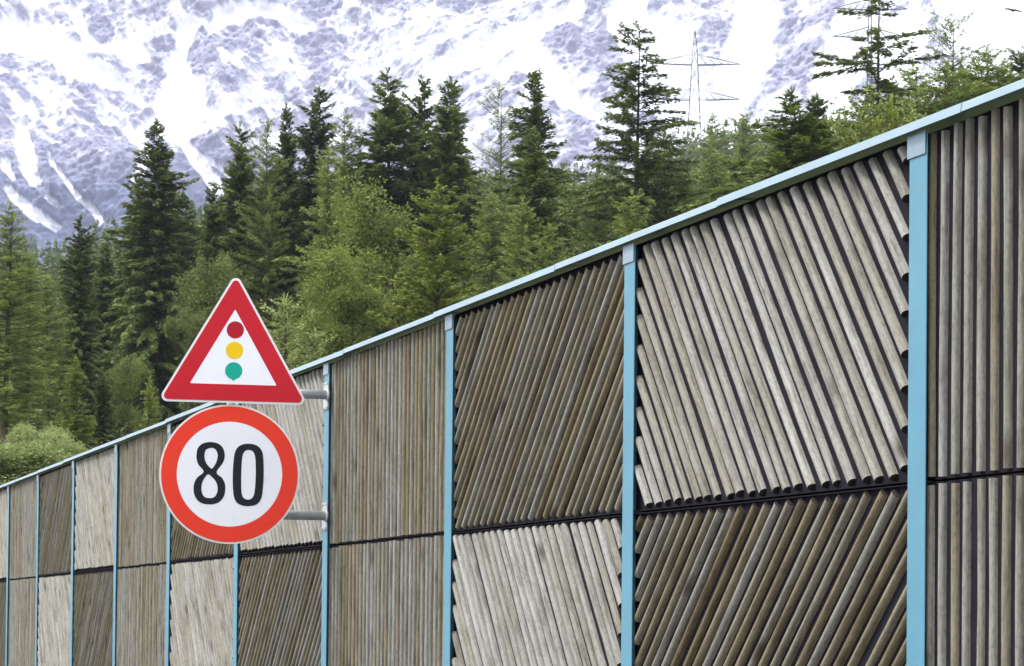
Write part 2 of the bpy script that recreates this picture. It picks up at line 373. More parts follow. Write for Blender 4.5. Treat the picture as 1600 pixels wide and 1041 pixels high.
for nm, mm, (dx, dy) in (('red_light_symbol', 'dot_red', (1, 29.5)), ('yellow_light_symbol', 'yellow', (.5, -2.5)), ('green_light_symbol', 'green', (0, -34.5))):
    pts = circ(13.4*q, 64, (dx*q, dy*q))
    if mm == 'green': pts = [(x+(0), y-(1.9*q if abs(x-dx*q) < 2.2*q and y < dy*q else 0)) for x, y in pts]
    plate(nm, pts, [], .0012, .001, M[mm], tri_t)
cm = sign_frame(358.6, 741, ZS, R(13), R(.6))
rnd = tag(empty('speed_limit_sign'), 'round red ringed sign reading 80 below the triangular sign', 'road sign'); rnd.matrix_world = cm
plate('back_plate', circ(109.2*q), [], -.004, .012, M['rim'], rnd)
plate('red_ring', circ(106.2*q), [circ(82.2*q)], .0, .003, M['orange_red'], rnd)
plate('white_field', circ(82.0*q), [], -.0006, .003, M['white'], rnd)
def trace(pts):  # zoom coordinates -> sign plane
    return [((x-515)/4.336*q, -(y-528.5)/4.336*q) for x, y in pts]
def closed(ctrl, n=8):
    P = [np.array(p, float) for p in ctrl]; N = len(P); o = []
    for i in range(N):
        p0, p1, p2, p3 = P[i-1], P[i], P[(i+1) % N], P[(i+2) % N]
        for k in range(n):
            s = k/n; o.append(tuple(.5*((2*p1)+(-p0+p2)*s+(2*p0-5*p1+4*p2-p3)*s*s+(-p0+3*p1-3*p2+p3)*s**3)))
    return o
eight = closed([(385, 314), (430, 322), (465, 350), (480, 400), (470, 450), (428, 517), (465, 555), (484, 590), (489, 625), (482, 675), (455, 715), (418, 733), (380, 737), (340, 732), (304, 711), (281, 672), (275, 628), (281, 590), (300, 555), (340, 516), (305, 470), (292, 435), (290, 400), (296, 362), (318, 333), (348, 319)])
e_up = closed([(388, 353), (415, 362), (430, 388), (432, 415), (424, 450), (409, 478), (395, 494), (377, 482), (357, 458), (345, 425), (344, 395), (355, 366)])
e_lo = closed([(371, 533), (395, 549), (420, 575), (434, 605), (437, 640), (427, 673), (408, 690), (381, 694), (353, 688), (335, 665), (328, 630), (333, 590), (350, 555)])
zero = closed([(641, 319), (680, 324), (713, 343), (733, 375), (742, 430), (746, 530), (742, 630), (733, 687), (712, 722), (680, 738), (641, 743), (602, 738), (570, 721), (550, 687), (541, 630), (537, 530), (541, 430), (550, 375), (570, 342), (602, 324)])
z_in = closed([(642, 361), (664, 367), (680, 388), (688, 430), (692, 530), (688, 630), (680, 672), (664, 692), (642, 698), (620, 692), (604, 672), (597, 630), (594, 530), (597, 430), (604, 388), (620, 367)])
plate('digit', trace(eight), [trace(e_up), trace(e_lo)], .0012, .001, M['black'], rnd)
plate('digit', trace(zero), [trace(z_in)], .0012, .001, M['black'], rnd)
# bracket: two round arms from the post, an upright behind the plates, clamps on the post
br = tag(empty('sign_bracket', tuple(B0+Vector((0, 3*S, 0)))), 'galvanised two armed pipe bracket clamped to the blue post, carrying both signs', 'bracket')
inv = br.matrix_basis.inverted() if False else Matrix.Translation(-Vector(br.location))
pu = at(509, 614, ZS+.10); pl = at(508, 805, ZS+.10)
ex = Vector((D-.02, Y7-.09, 0)); tip = Vector((at(362, 700, ZS+.07)[0], at(362, 700, ZS+.07)[1], 0))
def loc(v): return inv @ Vector(v)
for pz in (pu[2], pl[2]):
    bm = bmesh.new(); bar(bm, loc((ex.x, ex.y, pz)), loc((tip.x-.08, tip.y, pz)), .031, 18); arm = finish('arm', bm, M['galv'], br)
    bm = bmesh.new(); box(bm, loc((D-.0125, Y7-.085, pz-.09)), loc((D-.0065, Y7+.055, pz+.09)))
    for dz in (-.08, .08): bar(bm, loc((D-.012, Y7-.06, pz+dz)), loc((D-.020, Y7-.06, pz+dz)), .009, 6); bar(bm, loc((D-.012, Y7+.03, pz+dz)), loc((D-.020, Y7+.03, pz+dz)), .009, 6)
    bar(bm, loc((ex.x+.006, ex.y, pz)), loc((ex.x-.008, ex.y-.001, pz)), .04, 18)
    finish('wall_plate', bm, M['galv'], br, )
bm = bmesh.new(); bar(bm, loc((tip.x, tip.y+.035, pl[2]-.1)), loc((tip.x, tip.y+.035, pu[2]+.25)), .03, 16); finish('upright', bm, M['galv'], br)

# ------------------------------------------------------------------ trees
def diamonds(P, Dv, Nv, L, W):
    """one leaf-shaped quad per row"""
    Sd = np.cross(Dv, Nv); Sd /= np.linalg.norm(Sd, axis=1, keepdims=True)+1e-9
    L = L[:, None]; W = W[:, None]; m = P+Dv*L*.45
    V = np.stack([P, m+Sd*W*.5, P+Dv*L, m-Sd*W*.5], 1).reshape(-1, 3)
    return V, np.arange(len(V)).reshape(-1, 4)
def nrm(a): return a/(np.linalg.norm(a, axis=-1, keepdims=True)+1e-9)
def strips(A, Bp, ra, rb):
    """thin three-sided branches"""
    d = nrm(Bp-A); t = np.where(np.abs(d[:, 2:3]) < .9, [[0, 0, 1.]], [[1., 0, 0]]); s = nrm(np.cross(d, t)); u = np.cross(d, s)
    V = []; n = len(A)
    for k in range(3):
        a = 2*math.pi*k/3; o = s*math.cos(a)+u*math.sin(a); V += [A+o*ra[:, None], Bp+o*rb[:, None]]
    V = np.stack(V, 1).reshape(-1, 3); F = []
    i = np.arange(n)[:, None]*6
    for k in range(3): F.append(np.concatenate([i+2*k, i+2*((k+1) % 3), i+2*((k+1) % 3)+1, i+2*k+1], 1))
    return V, np.concatenate(F)
def trunk_mesh(H, r0, seed, top=.98, bend=.1, mat='bark'):
    rs = np.random.RandomState(seed); n = 9; lev = 12; V = []; F = []
    for i in range(lev+1):
        s = i/lev; r = r0*(1-s)**.85*(1.35 if i == 0 else 1)+.012; ox = bend*math.sin(s*3+seed); oy = bend*math.cos(s*2.3+seed)
        if i == 0: ox0, oy0 = ox, oy
        for k in range(n): a = 2*math.pi*k/n; V.append((ox-ox0+r*math.cos(a), oy-oy0+r*math.sin(a), H*top*s-(.6 if i == 0 else 0)))
    for i in range(lev):
        for k in range(n): F.append((i*n+k, i*n+(k+1) % n, (i+1)*n+(k+1) % n, (i+1)*n+k))
    return np_mesh('trunk', V, F, [M[mat]], smooth=True)
def conifer(seed, H=24, W=3.2, z0=.08, spacing=.42, per=6, up=.25, droop=.5, lift=.25, prof=.8, kt=9, tl=.5, tw=.12, hang=.3, mat='spruce', gapp=.12, irregular=.25, bare=.0, clump=0, side=50, barkm='bark', tup=.75):
    rs = np.random.RandomState(seed); B = []
    z = H*z0
    while z < H*.985:
        s = z/H; Lm = W*(1-s)**prof*min(1, .55+(s-z0)*4)+.12
        lv = 1+irregular*(rs.rand()-.5)*1.6
        ph0 = rs.rand()*6.28
        for k in range(per if s < .9 else 4):
            if rs.rand() < gapp: continue
            ph = ph0+k*6.283/per+rs.normal(0, .22)
            asym = 1+.22*math.sin(ph*2+seed+z*.35)+.18*math.sin(ph-z*.9)
            B.append((z+rs.normal(0, spacing*.25), ph, max(.12, Lm*lv*asym*rs.uniform(1-irregular, 1+irregular*.5)), s))
        z += spacing*(1-.35*s)*rs.uniform(.8, 1.25)
    B = np.array(B); zb, ph, L, s = B.T
    e = np.stack([np.cos(ph), np.sin(ph), 0*ph], 1)
    upv = up+(tup-up)*s**2.2+rs.normal(0, .07, len(B)); dr = droop*(1-s)**.7+rs.normal(0, .06, len(B))
    def curve(i, t):
        li = L[i]; return np.stack([0*li, 0*li, zb[i]], 1)+e[i]*(li*t)[:, None]+np.array([[0, 0, 1.]])*(li*(upv[i]*t-dr[i]*t*t*1.6+lift*t**3*(1-s[i])))[:, None]
    # wood
    VV = []; FF = []; MI = []; TT = []; off = 0
    ib = np.arange(len(B)); kn = [0, .35, .7, 1.0]
    for a, b in zip(kn[:-1], kn[1:]):
        rr = .010+.011*L
        v, f = strips(curve(ib, np.full(len(B), a)), curve(ib, np.full(len(B), b)), rr*(1-a*.85), rr*(1-b*.85))
        VV.append(v); FF.append(f+off); off += len(v); MI += [1]*len(f); TT += [0.]*len(f)
    # twigs
    n = np.maximum(4, (L*kt)).astype(int); n = np.where(rs.rand(len(B)) < bare, n//5, n); i = np.repeat(ib, n)
    t = bare*.5+.06+(.94-bare*.5)*rs.rand(len(i))**.8
    if clump:
        c = np.floor(t*clump)/clump; t = np.clip(c+(t-c)*.45+rs.rand(len(B))[i]*.1, .05, 1)
    P = curve(i, t); P2 = curve(i, np.minimum(t+.05, 1.05)); ax = nrm(P2-P)
    perp = np.stack([-np.sin(ph[i]), np.cos(ph[i]), 0*t], 1)
    sg = np.where(rs.rand(len(i)) < .5, -1, 1); an = np.radians(side)*(1-.55*t**2)*rs.uniform(.6, 1.25, len(i))
    Dv = ax*np.cos(an)[:, None]+perp*(sg*np.sin(an))[:, None]
    Dv[:, 2] += -hang*rs.uniform(.2, 1.8, len(i))*(1-s[i]*.7)+rs.normal(0, .12, len(i)); Dv = nrm(Dv)
    ln = tl*rs.uniform(.55, 1.35, len(i))*np.minimum(1, .35+L[i]*.45)*(1-.35*t); wd = tw*rs.uniform(.7, 1.4, len(i))
    Nv = nrm(np.array([[0, 0, 1.]])+rs.normal(0, .45, (len(i), 3)))
    P = P+rs.normal(0, .07, P.shape)*np.minimum(1, L[i])[:, None]
    v, f = diamonds(P, Dv, Nv, ln, wd); bt = rs.rand(len(B))
    VV.append(v); FF.append(f+off); off += len(v); MI += [0]*len(f)
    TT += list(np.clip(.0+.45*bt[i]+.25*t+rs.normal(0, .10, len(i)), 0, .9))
    # leader
    m = 30; P = np.stack([0*np.arange(m), 0*np.arange(m), H*(.955+.045*rs.rand(m))], 1)+rs.normal(0, .03, (m, 3)); Dv = nrm(rs.normal(0, .6, (m, 3))+np.array([[0, 0, 1.1]]))
    v, f = diamonds(P, Dv, nrm(rs.normal(0, 1, (m, 3))), rs.uniform(.2, .45, m), np.full(m, tw*.8)); VV.append(v); FF.append(f+off); MI += [0]*m; TT += [.4]*m
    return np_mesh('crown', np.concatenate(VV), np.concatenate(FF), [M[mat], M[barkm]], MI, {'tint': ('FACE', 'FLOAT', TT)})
def broad(seed, H=12, W=4, n_limb=9, leaves=9000, ls=.2, mat='decid', z0=.15, stems=1):
    rs = np.random.RandomState(seed); seg = []; tips = []
    def grow(p, d, L, r, lev):
        k = 3; q = p
        for j in range(k):
            d = nrm(d+rs.normal(0, .16, 3)+np.array([0, 0, .06])); q2 = q+d*L/k; seg.append((q, q2, r*(1-j/k*.4), r*(1-(j+1)/k*.4))); q = q2
            if lev >= 1: tips.append((q, .35+.5*L))
        if lev < 3:
            for _ in range(3 if lev else 4):
                grow(q if rs.rand() < .6 else q-d*L*.3*rs.rand(), nrm(d+rs.normal(0, .55, 3)+np.array([0, 0, .1])), L*rs.uniform(.5, .75), r*.55, lev+1)
    for sidx in range(stems):
        for _ in range(n_limb):
            zz = H*(z0+.45*rs.rand()); a = rs.rand()*6.28; el = rs.uniform(.25, 1.2)
            grow(np.array([rs.normal(0, .05), rs.normal(0, .05), zz]), np.array([math.cos(a)*math.cos(el), math.sin(a)*math.cos(el), math.sin(el)]), min(W*.62, (H-zz)*.6)*rs.uniform(.7, 1), .03+.012*W*.5, 0)
    A = np.array([x[0] for x in seg]); Bq = np.array([x[1] for x in seg])
    v0, f0 = strips(A, Bq, np.array([x[2] for x in seg]), np.array([x[3] for x in seg]))
    tp = np.array([x[0] for x in tips]); tr = np.array([x[1] for x in tips])*.32; ctint = rs.rand(len(tp))
    i = rs.randint(0, len(tp), leaves); P = tp[i]+rs.normal(0, 1, (leaves, 3))*tr[i][:, None]
    Dv = nrm(nrm(P-tp[i])+rs.normal(0, .7, (leaves, 3))+np.array([[0, 0, -.1]])); Nv = nrm(np.array([[0, 0, 1.]])+rs.normal(0, .7, (leaves, 3)))
    v1, f1 = diamonds(P, Dv, Nv, ls*rs.uniform(.6, 1.5, leaves), ls*rs.uniform(.4, .8, leaves))
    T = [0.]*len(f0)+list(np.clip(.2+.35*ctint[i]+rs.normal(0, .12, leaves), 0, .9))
    V = np.concatenate([v0, v1]); sc = H/np.percentile(V[:, 2], 99.8); V[:, 2] *= sc; wx = np.percentile(np.hypot(V[:, 0], V[:, 1]), 98); V[:, :2] *= W/wx
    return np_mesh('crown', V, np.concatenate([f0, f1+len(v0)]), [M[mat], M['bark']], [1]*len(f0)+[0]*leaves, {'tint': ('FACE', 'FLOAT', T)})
KIND = {}
def kind(name, H, W, crown, trunk): KIND[name] = (H, W, crown, trunk)
for i in range(4):
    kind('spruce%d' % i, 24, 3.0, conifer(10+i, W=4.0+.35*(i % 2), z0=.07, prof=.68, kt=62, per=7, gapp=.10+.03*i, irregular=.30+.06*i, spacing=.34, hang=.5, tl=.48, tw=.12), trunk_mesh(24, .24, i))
for i in range(2):
    kind('open%d' % i, 24, 3.4, conifer(30+i, W=6.0, tup=.25, z0=.12, spacing=.58, per=6, up=.04, droop=.14, lift=.12, prof=.60, kt=70, tl=.34, tw=.10, hang=.55, mat='open', gapp=.10, irregular=.26, side=42), trunk_mesh(24, .25, 10+i))
kind('open2', 26, 2.9, conifer(35, H=26, W=4.8, tup=.25, z0=.16, spacing=.80, per=5, up=.12, droop=.22, lift=.10, prof=.5, kt=75, tl=.38, tw=.11, hang=.6, mat='open', gapp=.26, irregular=.6, side=42), trunk_mesh(26, .25, 14))
for i in range(3):
    kind('larch%d' % i, 24, 2.8, conifer(40+i, W=3.6, z0=.18, spacing=.42, per=6, up=.12, droop=.22, lift=.30, prof=.62, kt=60, tl=.32, tw=.085, hang=.3, mat='larch', gapp=.15, irregular=.4, side=75, barkm='larch_bark'), trunk_mesh(24, .22, 20+i, mat='larch_bark'))
kind('bare_larch', 24, 3.4, conifer(46, W=3.9, z0=.18, spacing=.42, per=6, up=.30, droop=.28, lift=.2, prof=.55, kt=34, tl=.30, tw=.065, hang=.3, mat='larch', gapp=.2, irregular=.5, side=75, barkm='larch_bark'), trunk_mesh(24, .22, 24, mat='larch_bark'))
kind('yellow', 16, 4.0, conifer(50, H=16, W=4.4, z0=.06, spacing=.5, per=6, up=.35, droop=.35, lift=.35, prof=.85, kt=70, tl=.38, tw=.11, hang=.3, mat='yellow_conifer', gapp=.14, irregular=.4, clump=5), trunk_mesh(16, .2, 30))
kind('yellow_small', 12, 2.2, conifer(51, H=12, W=2.3, z0=.05, spacing=.36, per=6, up=.3, droop=.3, lift=.3, kt=36, tl=.4, tw=.13, mat='yellow_conifer', gapp=.1, irregular=.3), trunk_mesh(12, .13, 31))
for i in range(2): kind('broad%d' % i, 12, 4, broad(60+i, leaves=30000, ls=.135), trunk_mesh(12, .17, 40+i, top=.72, bend=.25))
kind('bush', 5, 3, broad(65, H=5, W=3, leaves=22000, ls=.13, mat='pale', z0=.03), trunk_mesh(5, .09, 45, top=.6))
kind('young', 7, 2.2, conifer(66, H=7, W=2.5, z0=.08, spacing=.32, per=6, up=.5, droop=.25, lift=.3, prof=.7, kt=44, tl=.26, tw=.075, hang=.12, mat='pale', gapp=.1, irregular=.45, side=70), trunk_mesh(7, .08, 46))
kind('pine', 11, 2.2, broad(70, H=11, W=2.3, leaves=20000, ls=.12, mat='open', z0=.3), trunk_mesh(11, .14, 47, top=.8))
rng = random.Random(11)
used = {}
def plant(kd, px, topy, Z, wsc=1.0, name='tree', label='', group=None, cat='tree', rot=None, minh=2):
    p = at(px, topy, Z); gz = float(terrain(p[0], p[1])); h = p[2]-gz
    if h < minh: return None
    H, W, crown, trunk = KIND[kd]; sc = h/H
    o = tag(empty(name, (p[0], p[1], gz)), label, cat, group)
    o.rotation_euler.z = rng.uniform(0, 6.28) if rot is None else rot; o.scale = (sc*wsc, sc*wsc, sc)
    o.rotation_euler.x = rng.gauss(0, .012); o.rotation_euler.y = rng.gauss(0, .012)
    link_mesh('trunk', trunk, o); link_mesh('crown', crown, o); return o
G1 = 'trees along the forest edge'
T = [
 ('larch0', 12, 318, 120, 1.45, 'larch', 'light green larch cut by the left border of the picture'),
 ('larch1', 44, 395, 125, 1.25, 'larch', 'light larch with bare lower trunk left of the narrow dark spruce'),
 ('larch2', 80, 430, 135, 1.3, 'larch', 'thin larch standing in the gap beside the narrow dark spruce'),
 ('spruce1', 127, 338, 165, .80, 'spruce', 'narrow dark spruce rising alone at the left of the forest'),
 ('spruce0', 250, 190, 175, 1.05, 'spruce', 'tall dark broad spruce with a ragged top, left of the warning sign'),
 ('spruce2', 214, 280, 178, .95, 'spruce', 'dark spruce half merged with the left side of the tall ragged spruce'),
 ('spruce3', 372, 194, 178, .95, 'spruce', 'dark loosely branched spruce rising above the tip of the warning sign'),
 ('spruce1', 335, 290, 180, .9, 'spruce', 'lower dark spruce on the left shoulder of the loose spruce above the warning sign'),
 ('larch1', 418, 184, 176, .85, 'larch', 'green tree with thin top between loose spruce and dark twin spruces'),
 ('spruce0', 452, 168, 182, .75, 'spruce', 'smaller left one of the dark twin spruces'),
 ('spruce2', 489, 138, 180, .95, 'spruce', 'taller right one of the dark twin spruces'),
 ('larch0', 536, 172, 178, 1.0, 'larch', 'pale olive larch right of the dark twin spruces'),
 ('larch2', 512, 230, 165, 1.1, 'larch', 'olive green larch in front of the dark twin spruces'),
 ('spruce3', 604, 112, 180, 1.2, 'spruce', 'broad dark spruce, leftmost of the three in the middle of the skyline'),
 ('spruce1', 653, 118, 182, .8, 'spruce', 'slim dark spruce, middle of the three in the skyline'),
 ('spruce0', 697, 122, 178, 1.05, 'spruce', 'dense dark spruce, right of the three in the middle of the skyline'),
 ('bare_larch', 780, 132, 172, .85, 'larch', 'thin see-through larch with straight dark trunk against the snow'),
 ('spruce2', 829, 112, 168, .92, 'spruce', 'tall narrow dark spruce right of the see-through larch'),
 ('open0', 997, 40, 150, 1.0, 'spruce', 'big open spruce with widely spaced level branches'),
 ('open2', 1374, -24, 150, 1.2, 'spruce', 'sparse tall spruce with ragged gappy branches cut by the top border'),
 ('bare_larch', 1486, 18, 150, 1.0, 'larch', 'half bare larch with green tip right of the ragged spruce'),
 ('spruce3', 1240, 143, 120, 1.55, 'spruce', 'dense dark spruce standing alone just above the coping right of the pylon'),
 ('spruce1', 1265, 150, 121, 1.1, 'spruce', 'second tip of spruce growing against the dense one above the coping'),
 ('yellow', 690, 280, 115, .98, 'conifer', 'yellow green conifer with lobed branches in front of the dark forest'),
 ('broad0', 612, 283, 128, .98, 'deciduous tree', 'round yellow green leafy tree left of the yellow conifer'),
 ('broad1', 545, 385, 122, .95, 'deciduous tree', 'smaller leafy tree low between the warning sign and yellow conifer'),
 ('young', 447, 468, 90, 1.0, 'young tree', 'pale feathery young tree behind the right edge of the warning sign'),
 ('young', 487, 520, 90, .9, 'young tree', 'low pale young tree touching the coping right of the warning sign'),
 ('pine', 340, 402, 140, 1.0, 'pine', 'olive brown bushy pine behind the left slope of the warning sign'),
 ('pine', 300, 480, 135, 1.0, 'pine', 'olive bushy tree beside the left edge of the warning sign'),
 ('pine', 205, 560, 120, 1.1, 'pine', 'brownish bushy tree over the coping near the left sign corner'),
 ('bush', 55, 662, 100, 1.5, 'bush', 'round pale green bush over the far end of the barrier'),
 ('bush', 2, 690, 84, 2.6, 'bush', 'pale bush at the left border beside the round bush'),
 ('bush', 95, 690, 96, 1.2, 'bush', 'smaller pale bush peeping over the coping right of the round bush'),
 ('bush', 22, 640, 125, 1.5, 'bush', 'shaded bush under the larches at the left border, behind the round bush'),
 ('yellow_small', 118, 560, 118, 1.3, 'conifer', 'low bushy conifer at the foot of the narrow dark spruce'),
 ('larch0', 1500, 95, 175, 1.7, 'larch', 'full green larch behind the half bare larch'),
 ('larch1', 1572, 98, 150, 1.6, 'larch', 'green larch touching the coping at the right border'),
 ('larch0', 1425, 105, 190, 1.8, 'larch', 'bright green larch between the ragged spruce and the half bare larch'),
 ('larch2', 1310, 185, 185, 1.6, 'larch', 'soft green larch in the gap right of the lone dense spruce'),
 ('larch1', 1205, 205, 190, 1.6, 'larch', 'pale green larch in front of the hazy slope left of the lone dense spruce'),
 ('larch2', 900, 285, 190, 1.5, 'larch', 'pale green larch between the narrow dark spruce and the big open spruce'),
 ('yellow_small', 1388, 165, 118, .9, 'conifer', 'small yellow tinged conifer before the ragged spruce'),
 ('yellow_small', 235, 590, 100, .9, 'conifer', 'small green conifer tip left of the warning sign corner'),
 ('larch2', 770, 300, 150, 1.3, 'larch', 'mid green larch in front of the see-through larch'),
 ('larch0', 815, 310, 140, 1.15, 'larch', 'light larch low before the narrow dark spruce'),
 ('larch1', 855, 350, 125, 1.5, 'larch', 'low green larch just above the coping under the narrow dark spruce'),
 ('spruce0', 830, 200, 160, 1.0, 'spruce', 'dark lower spruce behind the light larch below the narrow dark spruce'),
 ('larch1', 930, 250, 170, 1.0, 'larch', 'soft green larch left of the big open spruce'),
 ('open1', 1045, 200, 160, .85, 'spruce', 'small olive spruce at the right side of the big open spruce'),
 ('larch2', 1075, 240, 150, 1.1, 'larch', 'rusty tinged larch low right of the big open spruce'),
 ('larch0', 985, 300, 130, 1.5, 'larch', 'low light larch above the coping at the foot of the big open spruce'),
 ('larch0', 1468, 100, 140, 1.7, 'larch', 'feathery light green larch under the half bare larch'),
 ('larch1', 1545, 72, 165, 1.6, 'larch', 'green larch on the skyline near the right border'),
 ('larch2', 1515, 92, 150, 1.7, 'larch', 'light larch between the half bare larch and the right border'),
 ('broad0', 1440, 160, 130, 1.0, 'deciduous tree', 'leafy light tree just above the coping at the foot of the half bare larch'),
 ('spruce2', 1345, 130, 165, 1.05, 'spruce', 'dark spruce at the left foot of the ragged spruce'),
 ('spruce0', 1395, 120, 168, 1.0, 'spruce', 'dark spruce crowded against the ragged spruce trunk'),
 ('spruce1', 1592, 72, 230, 1.1, 'spruce', 'bluish dark spruce cut by the right border'),
 ('spruce3', 290, 300, 195, 1.1, 'spruce', 'dark spruce in the gap between tall ragged spruce and loose spruce'),
 ('spruce0', 420, 270, 190, 1.2, 'spruce', 'dark spruce low behind the thin topped green tree'),
 ('spruce2', 560, 250, 195, 1.2, 'spruce', 'dark spruce behind the round yellow green leafy tree'),
 ('spruce1', 735, 250, 190, 1.1, 'spruce', 'dark spruce low behind the yellow conifer tip'),
 ('spruce0', 170, 380, 185, 1.1, 'spruce', 'dark spruce between the narrow dark spruce and the tall ragged one'),
 ('spruce3', 100, 520, 160, .9, 'spruce', 'low dark spruce at the foot of the narrow dark spruce'),
 ('spruce1', 160, 590, 130, 1.2, 'spruce', 'small dark spruce over the coping, left of the brownish bushy tree'),
 ('larch0', 1170, 172, 300, 1.5, 'larch', 'hazy pale larch left of the lone dense spruce'),
 ('larch1', 1120, 178, 310, 1.4, 'larch', 'hazy pale larch right under the pylon arms'),
]
for kd, px, ty, Z, ws, nm, lab in T: plant(kd, px, ty, Z, ws, {'larch': 'larch_tree', 'spruce': 'spruce_tree', 'pine': 'pine_tree'}.get(nm, nm.replace(' ', '_')), lab, G1, 'bush' if nm == 'bush' else 'tree')
SKX = [0, 60, 100, 200, 330, 420, 550, 600, 700, 800, 880, 940, 1080, 1180, 1300, 1450, 1600]
SKY = [400, 372, 395, 350, 330, 290, 262, 275, 265, 285, 258, 265, 215, 190, 190, 150, 105]
n = 0
while n < 80:
    px = rng.uniform(-40, 1640); Z = rng.uniform(190, 300); ty = float(np.interp(px, SKX, SKY))+abs(rng.gauss(0, 45))+8
    p = at(px, ty, Z); h = p[2]-float(terrain(p[0], p[1]))
    if h < 9 or h > 27: n += .2; continue
    dark = rng.random() < (.75 if px < 880 else .45)
    kd = 'spruce%d' % rng.randrange(4) if dark else 'larch%d' % rng.randrange(3)
    plant(kd, px, ty, Z, rng.uniform(.95, 1.3), 'spruce_tree' if dark else 'larch_tree',
          'dark spruce deep in the forest behind the front rows' if dark else 'light green larch deep in the forest behind the front rows',
          'spruces deep in the forest' if dark else 'larches deep in the forest')
    n += 1
# far-off wood on the rising slope, read as one mass
base = [(conifer(200+i, W=3.0, spacing=.95, per=6, kt=12, tl=.95, tw=.36, hang=.35, mat='far', irregular=.3), 24) for i in range(3)]
arr = []
for me, H in base:
    v = np.empty(len(me.vertices)*3, np.float32); me.vertices.foreach_get('co', v); v = v.reshape(-1, 3)
    f = np.empty(len(me.loops), np.int32); me.loops.foreach_get('vertex_index', f); a = np.empty(len(me.polygons), np.float32); me.attributes['tint'].data.foreach_get('value', a)
    arr.append((v, f.reshape(-1, 4), a))
VV = []; FF = []; TT = []; off = 0; n = 0
while n < 800:
    px = rng.uniform(-150, 1750); Z = rng.uniform(300, 560); n += 1
    p = at(px, 300, Z); x, y = p[0]+rng.gauss(0, 2), p[1]; gz = float(terrain(x, y))
    hmax = (at(px, float(np.interp(px, SKX, SKY))-6, Z)[2]-gz); h = min(rng.uniform(13, 25), hmax)
    if h < 6: continue
    v, f, a = arr[rng.randrange(3)]; s = h/24; c, sn = math.cos(n), math.sin(n); ws = s*rng.uniform(.9, 1.4)
    VV.append(np.stack([(v[:, 0]*c-v[:, 1]*sn)*ws+x, (v[:, 0]*sn+v[:, 1]*c)*ws+y, v[:, 2]*s+gz], 1)); FF.append(f+off); off += len(v); TT.append(np.clip(a+rng.uniform(-.15, .4), 0, 1))
for me, H in base: bpy.data.meshes.remove(me)
tag(link_mesh('distant_forest', np_mesh('distant_forest', np.concatenate(VV), np.concatenate(FF), [M['far']], None, {'tint': ('FACE', 'FLOAT', np.concatenate(TT))})), 'hazy far wood covering the rising slope below the mountain', 'forest', kind='stuff')

# ------------------------------------------------------------------ pylons, wires, bird
def pylon(px, topy, Z, arms, half, label, bw=11):
    p = at(px, topy, Z); gz = float(terrain(p[0], p[1])); m = Z/FPX; Ht = p[2]-gz
    o = tag(empty('electricity_pylon', (p[0], p[1], gz)), label, 'pylon', 'lattice pylons behind the forest'); o.rotation_euler.z = -YAW
    bm = bmesh.new()
    def wat(z): return m*bw*(1.9-1.75*(z/Ht)**1.1) if z < Ht else .02
    zs = np.linspace(0, Ht, 19)
    for a, b in zip(zs[:-1], zs[1:]):
        wa, wb = max(wat(a), .05), max(wat(b), .03)
        for sx, sy in ((1, 1), (1, -1), (-1, -1), (-1, 1)):
            bar(bm, (sx*wa, sy*wa, a), (sx*wb, sy*wb, b), .038, 4)
            bar(bm, (sx*wa, sy*wa, a), ((-sx if sx*sy > 0 else sx)*wb, (sy if sx*sy > 0 else -sy)*wb, b), .035, 4)
    finish('mast', bm, M['iron'], o)
    for ay in arms:
        z = at(px, ay, Z)[2]-gz; h = half*m
        for sd in (-1, 1):
            bm = bmesh.new(); w0 = wat(z)
            for yy in (-w0, w0):
                bar(bm, (sd*w0, yy, z), (sd*h, 0, z+.15), .06, 4); bar(bm, (sd*w0, yy, z+1.3), (sd*h, 0, z+.15), .04, 4)
            for q in range(1, 5):
                f = q/5; bar(bm, (sd*(w0+(h-w0)*f), 0, z+.1), (sd*(w0+(h-w0)*(f-.12)), 0, z+1.2*(1-f)), .05, 4)
            finish('cross_arm', bm, M['iron'], o)
    return o
pylon(1086, 48, 330, (102, 157), 72, 'lattice pylon right of the big open spruce', 13)
pylon(1360, -60, 330, (16, 60), 58, 'lattice pylon half hidden behind the ragged tall spruce', 5)
for (x0, y0, x1, y1) in ((1150, 106, 1318, 62), (1158, 162, 1420, 195), (1014, 160, 800, 235)):
    a = at(x0, y0, 330); b = at(x1, y1, 326); bm = bmesh.new(); pv = a
    for i in range(1, 13):
        s = i/12; c = a+(b-a)*s; c = c-np.array([0, 0, 3.2*4*s*(1-s)*.4]); bar(bm, pv, c, .016, 4, caps=False); pv = c
    tag(finish('power_line', bm, M['iron']), {1318: 'thin power line strung between the two pylons', 1420: 'thin power line running right of the pylon\'s lower arm', 800: 'thin power line running left from the pylon\'s lower arm'}[x1], 'power line', 'power lines')
bp = at(1583, 16, 60); m = 60/FPX
bm = bmesh.new()
prof = [(-13, 1.6, 1.6), (-8, 2.2, 3.4), (-3, .7, 5.0), (0, 0, 6.0), (3, .3, 5.0), (8, -1.4, 3.4), (13, -3.0, 1.4)]
ring = []
for x, z, c in prof:
    ring.append([bm.verts.new((x*m, c*m*1.3, z*m)), bm.verts.new((x*m, 0, z*m+1.3*m)), bm.verts.new((x*m, -c*m, z*m)), bm.verts.new((x*m, 0, z*m-.9*m))])
for a, b in zip(ring[:-1], ring[1:]):
    for k in range(4): bm.faces.new((a[k], a[(k+1) % 4], b[(k+1) % 4], b[k]))
bm.faces.new(ring[0][::-1]); bm.faces.new(ring[-1])
bar(bm, (0, -4*m, -.2*m), (0, 2*m, -.2*m), .7*m, 8, 2.2*m); bar(bm, (0, 2*m, -.2*m), (.4*m, 8*m, 0), 2.2*m, 8, .5*m)
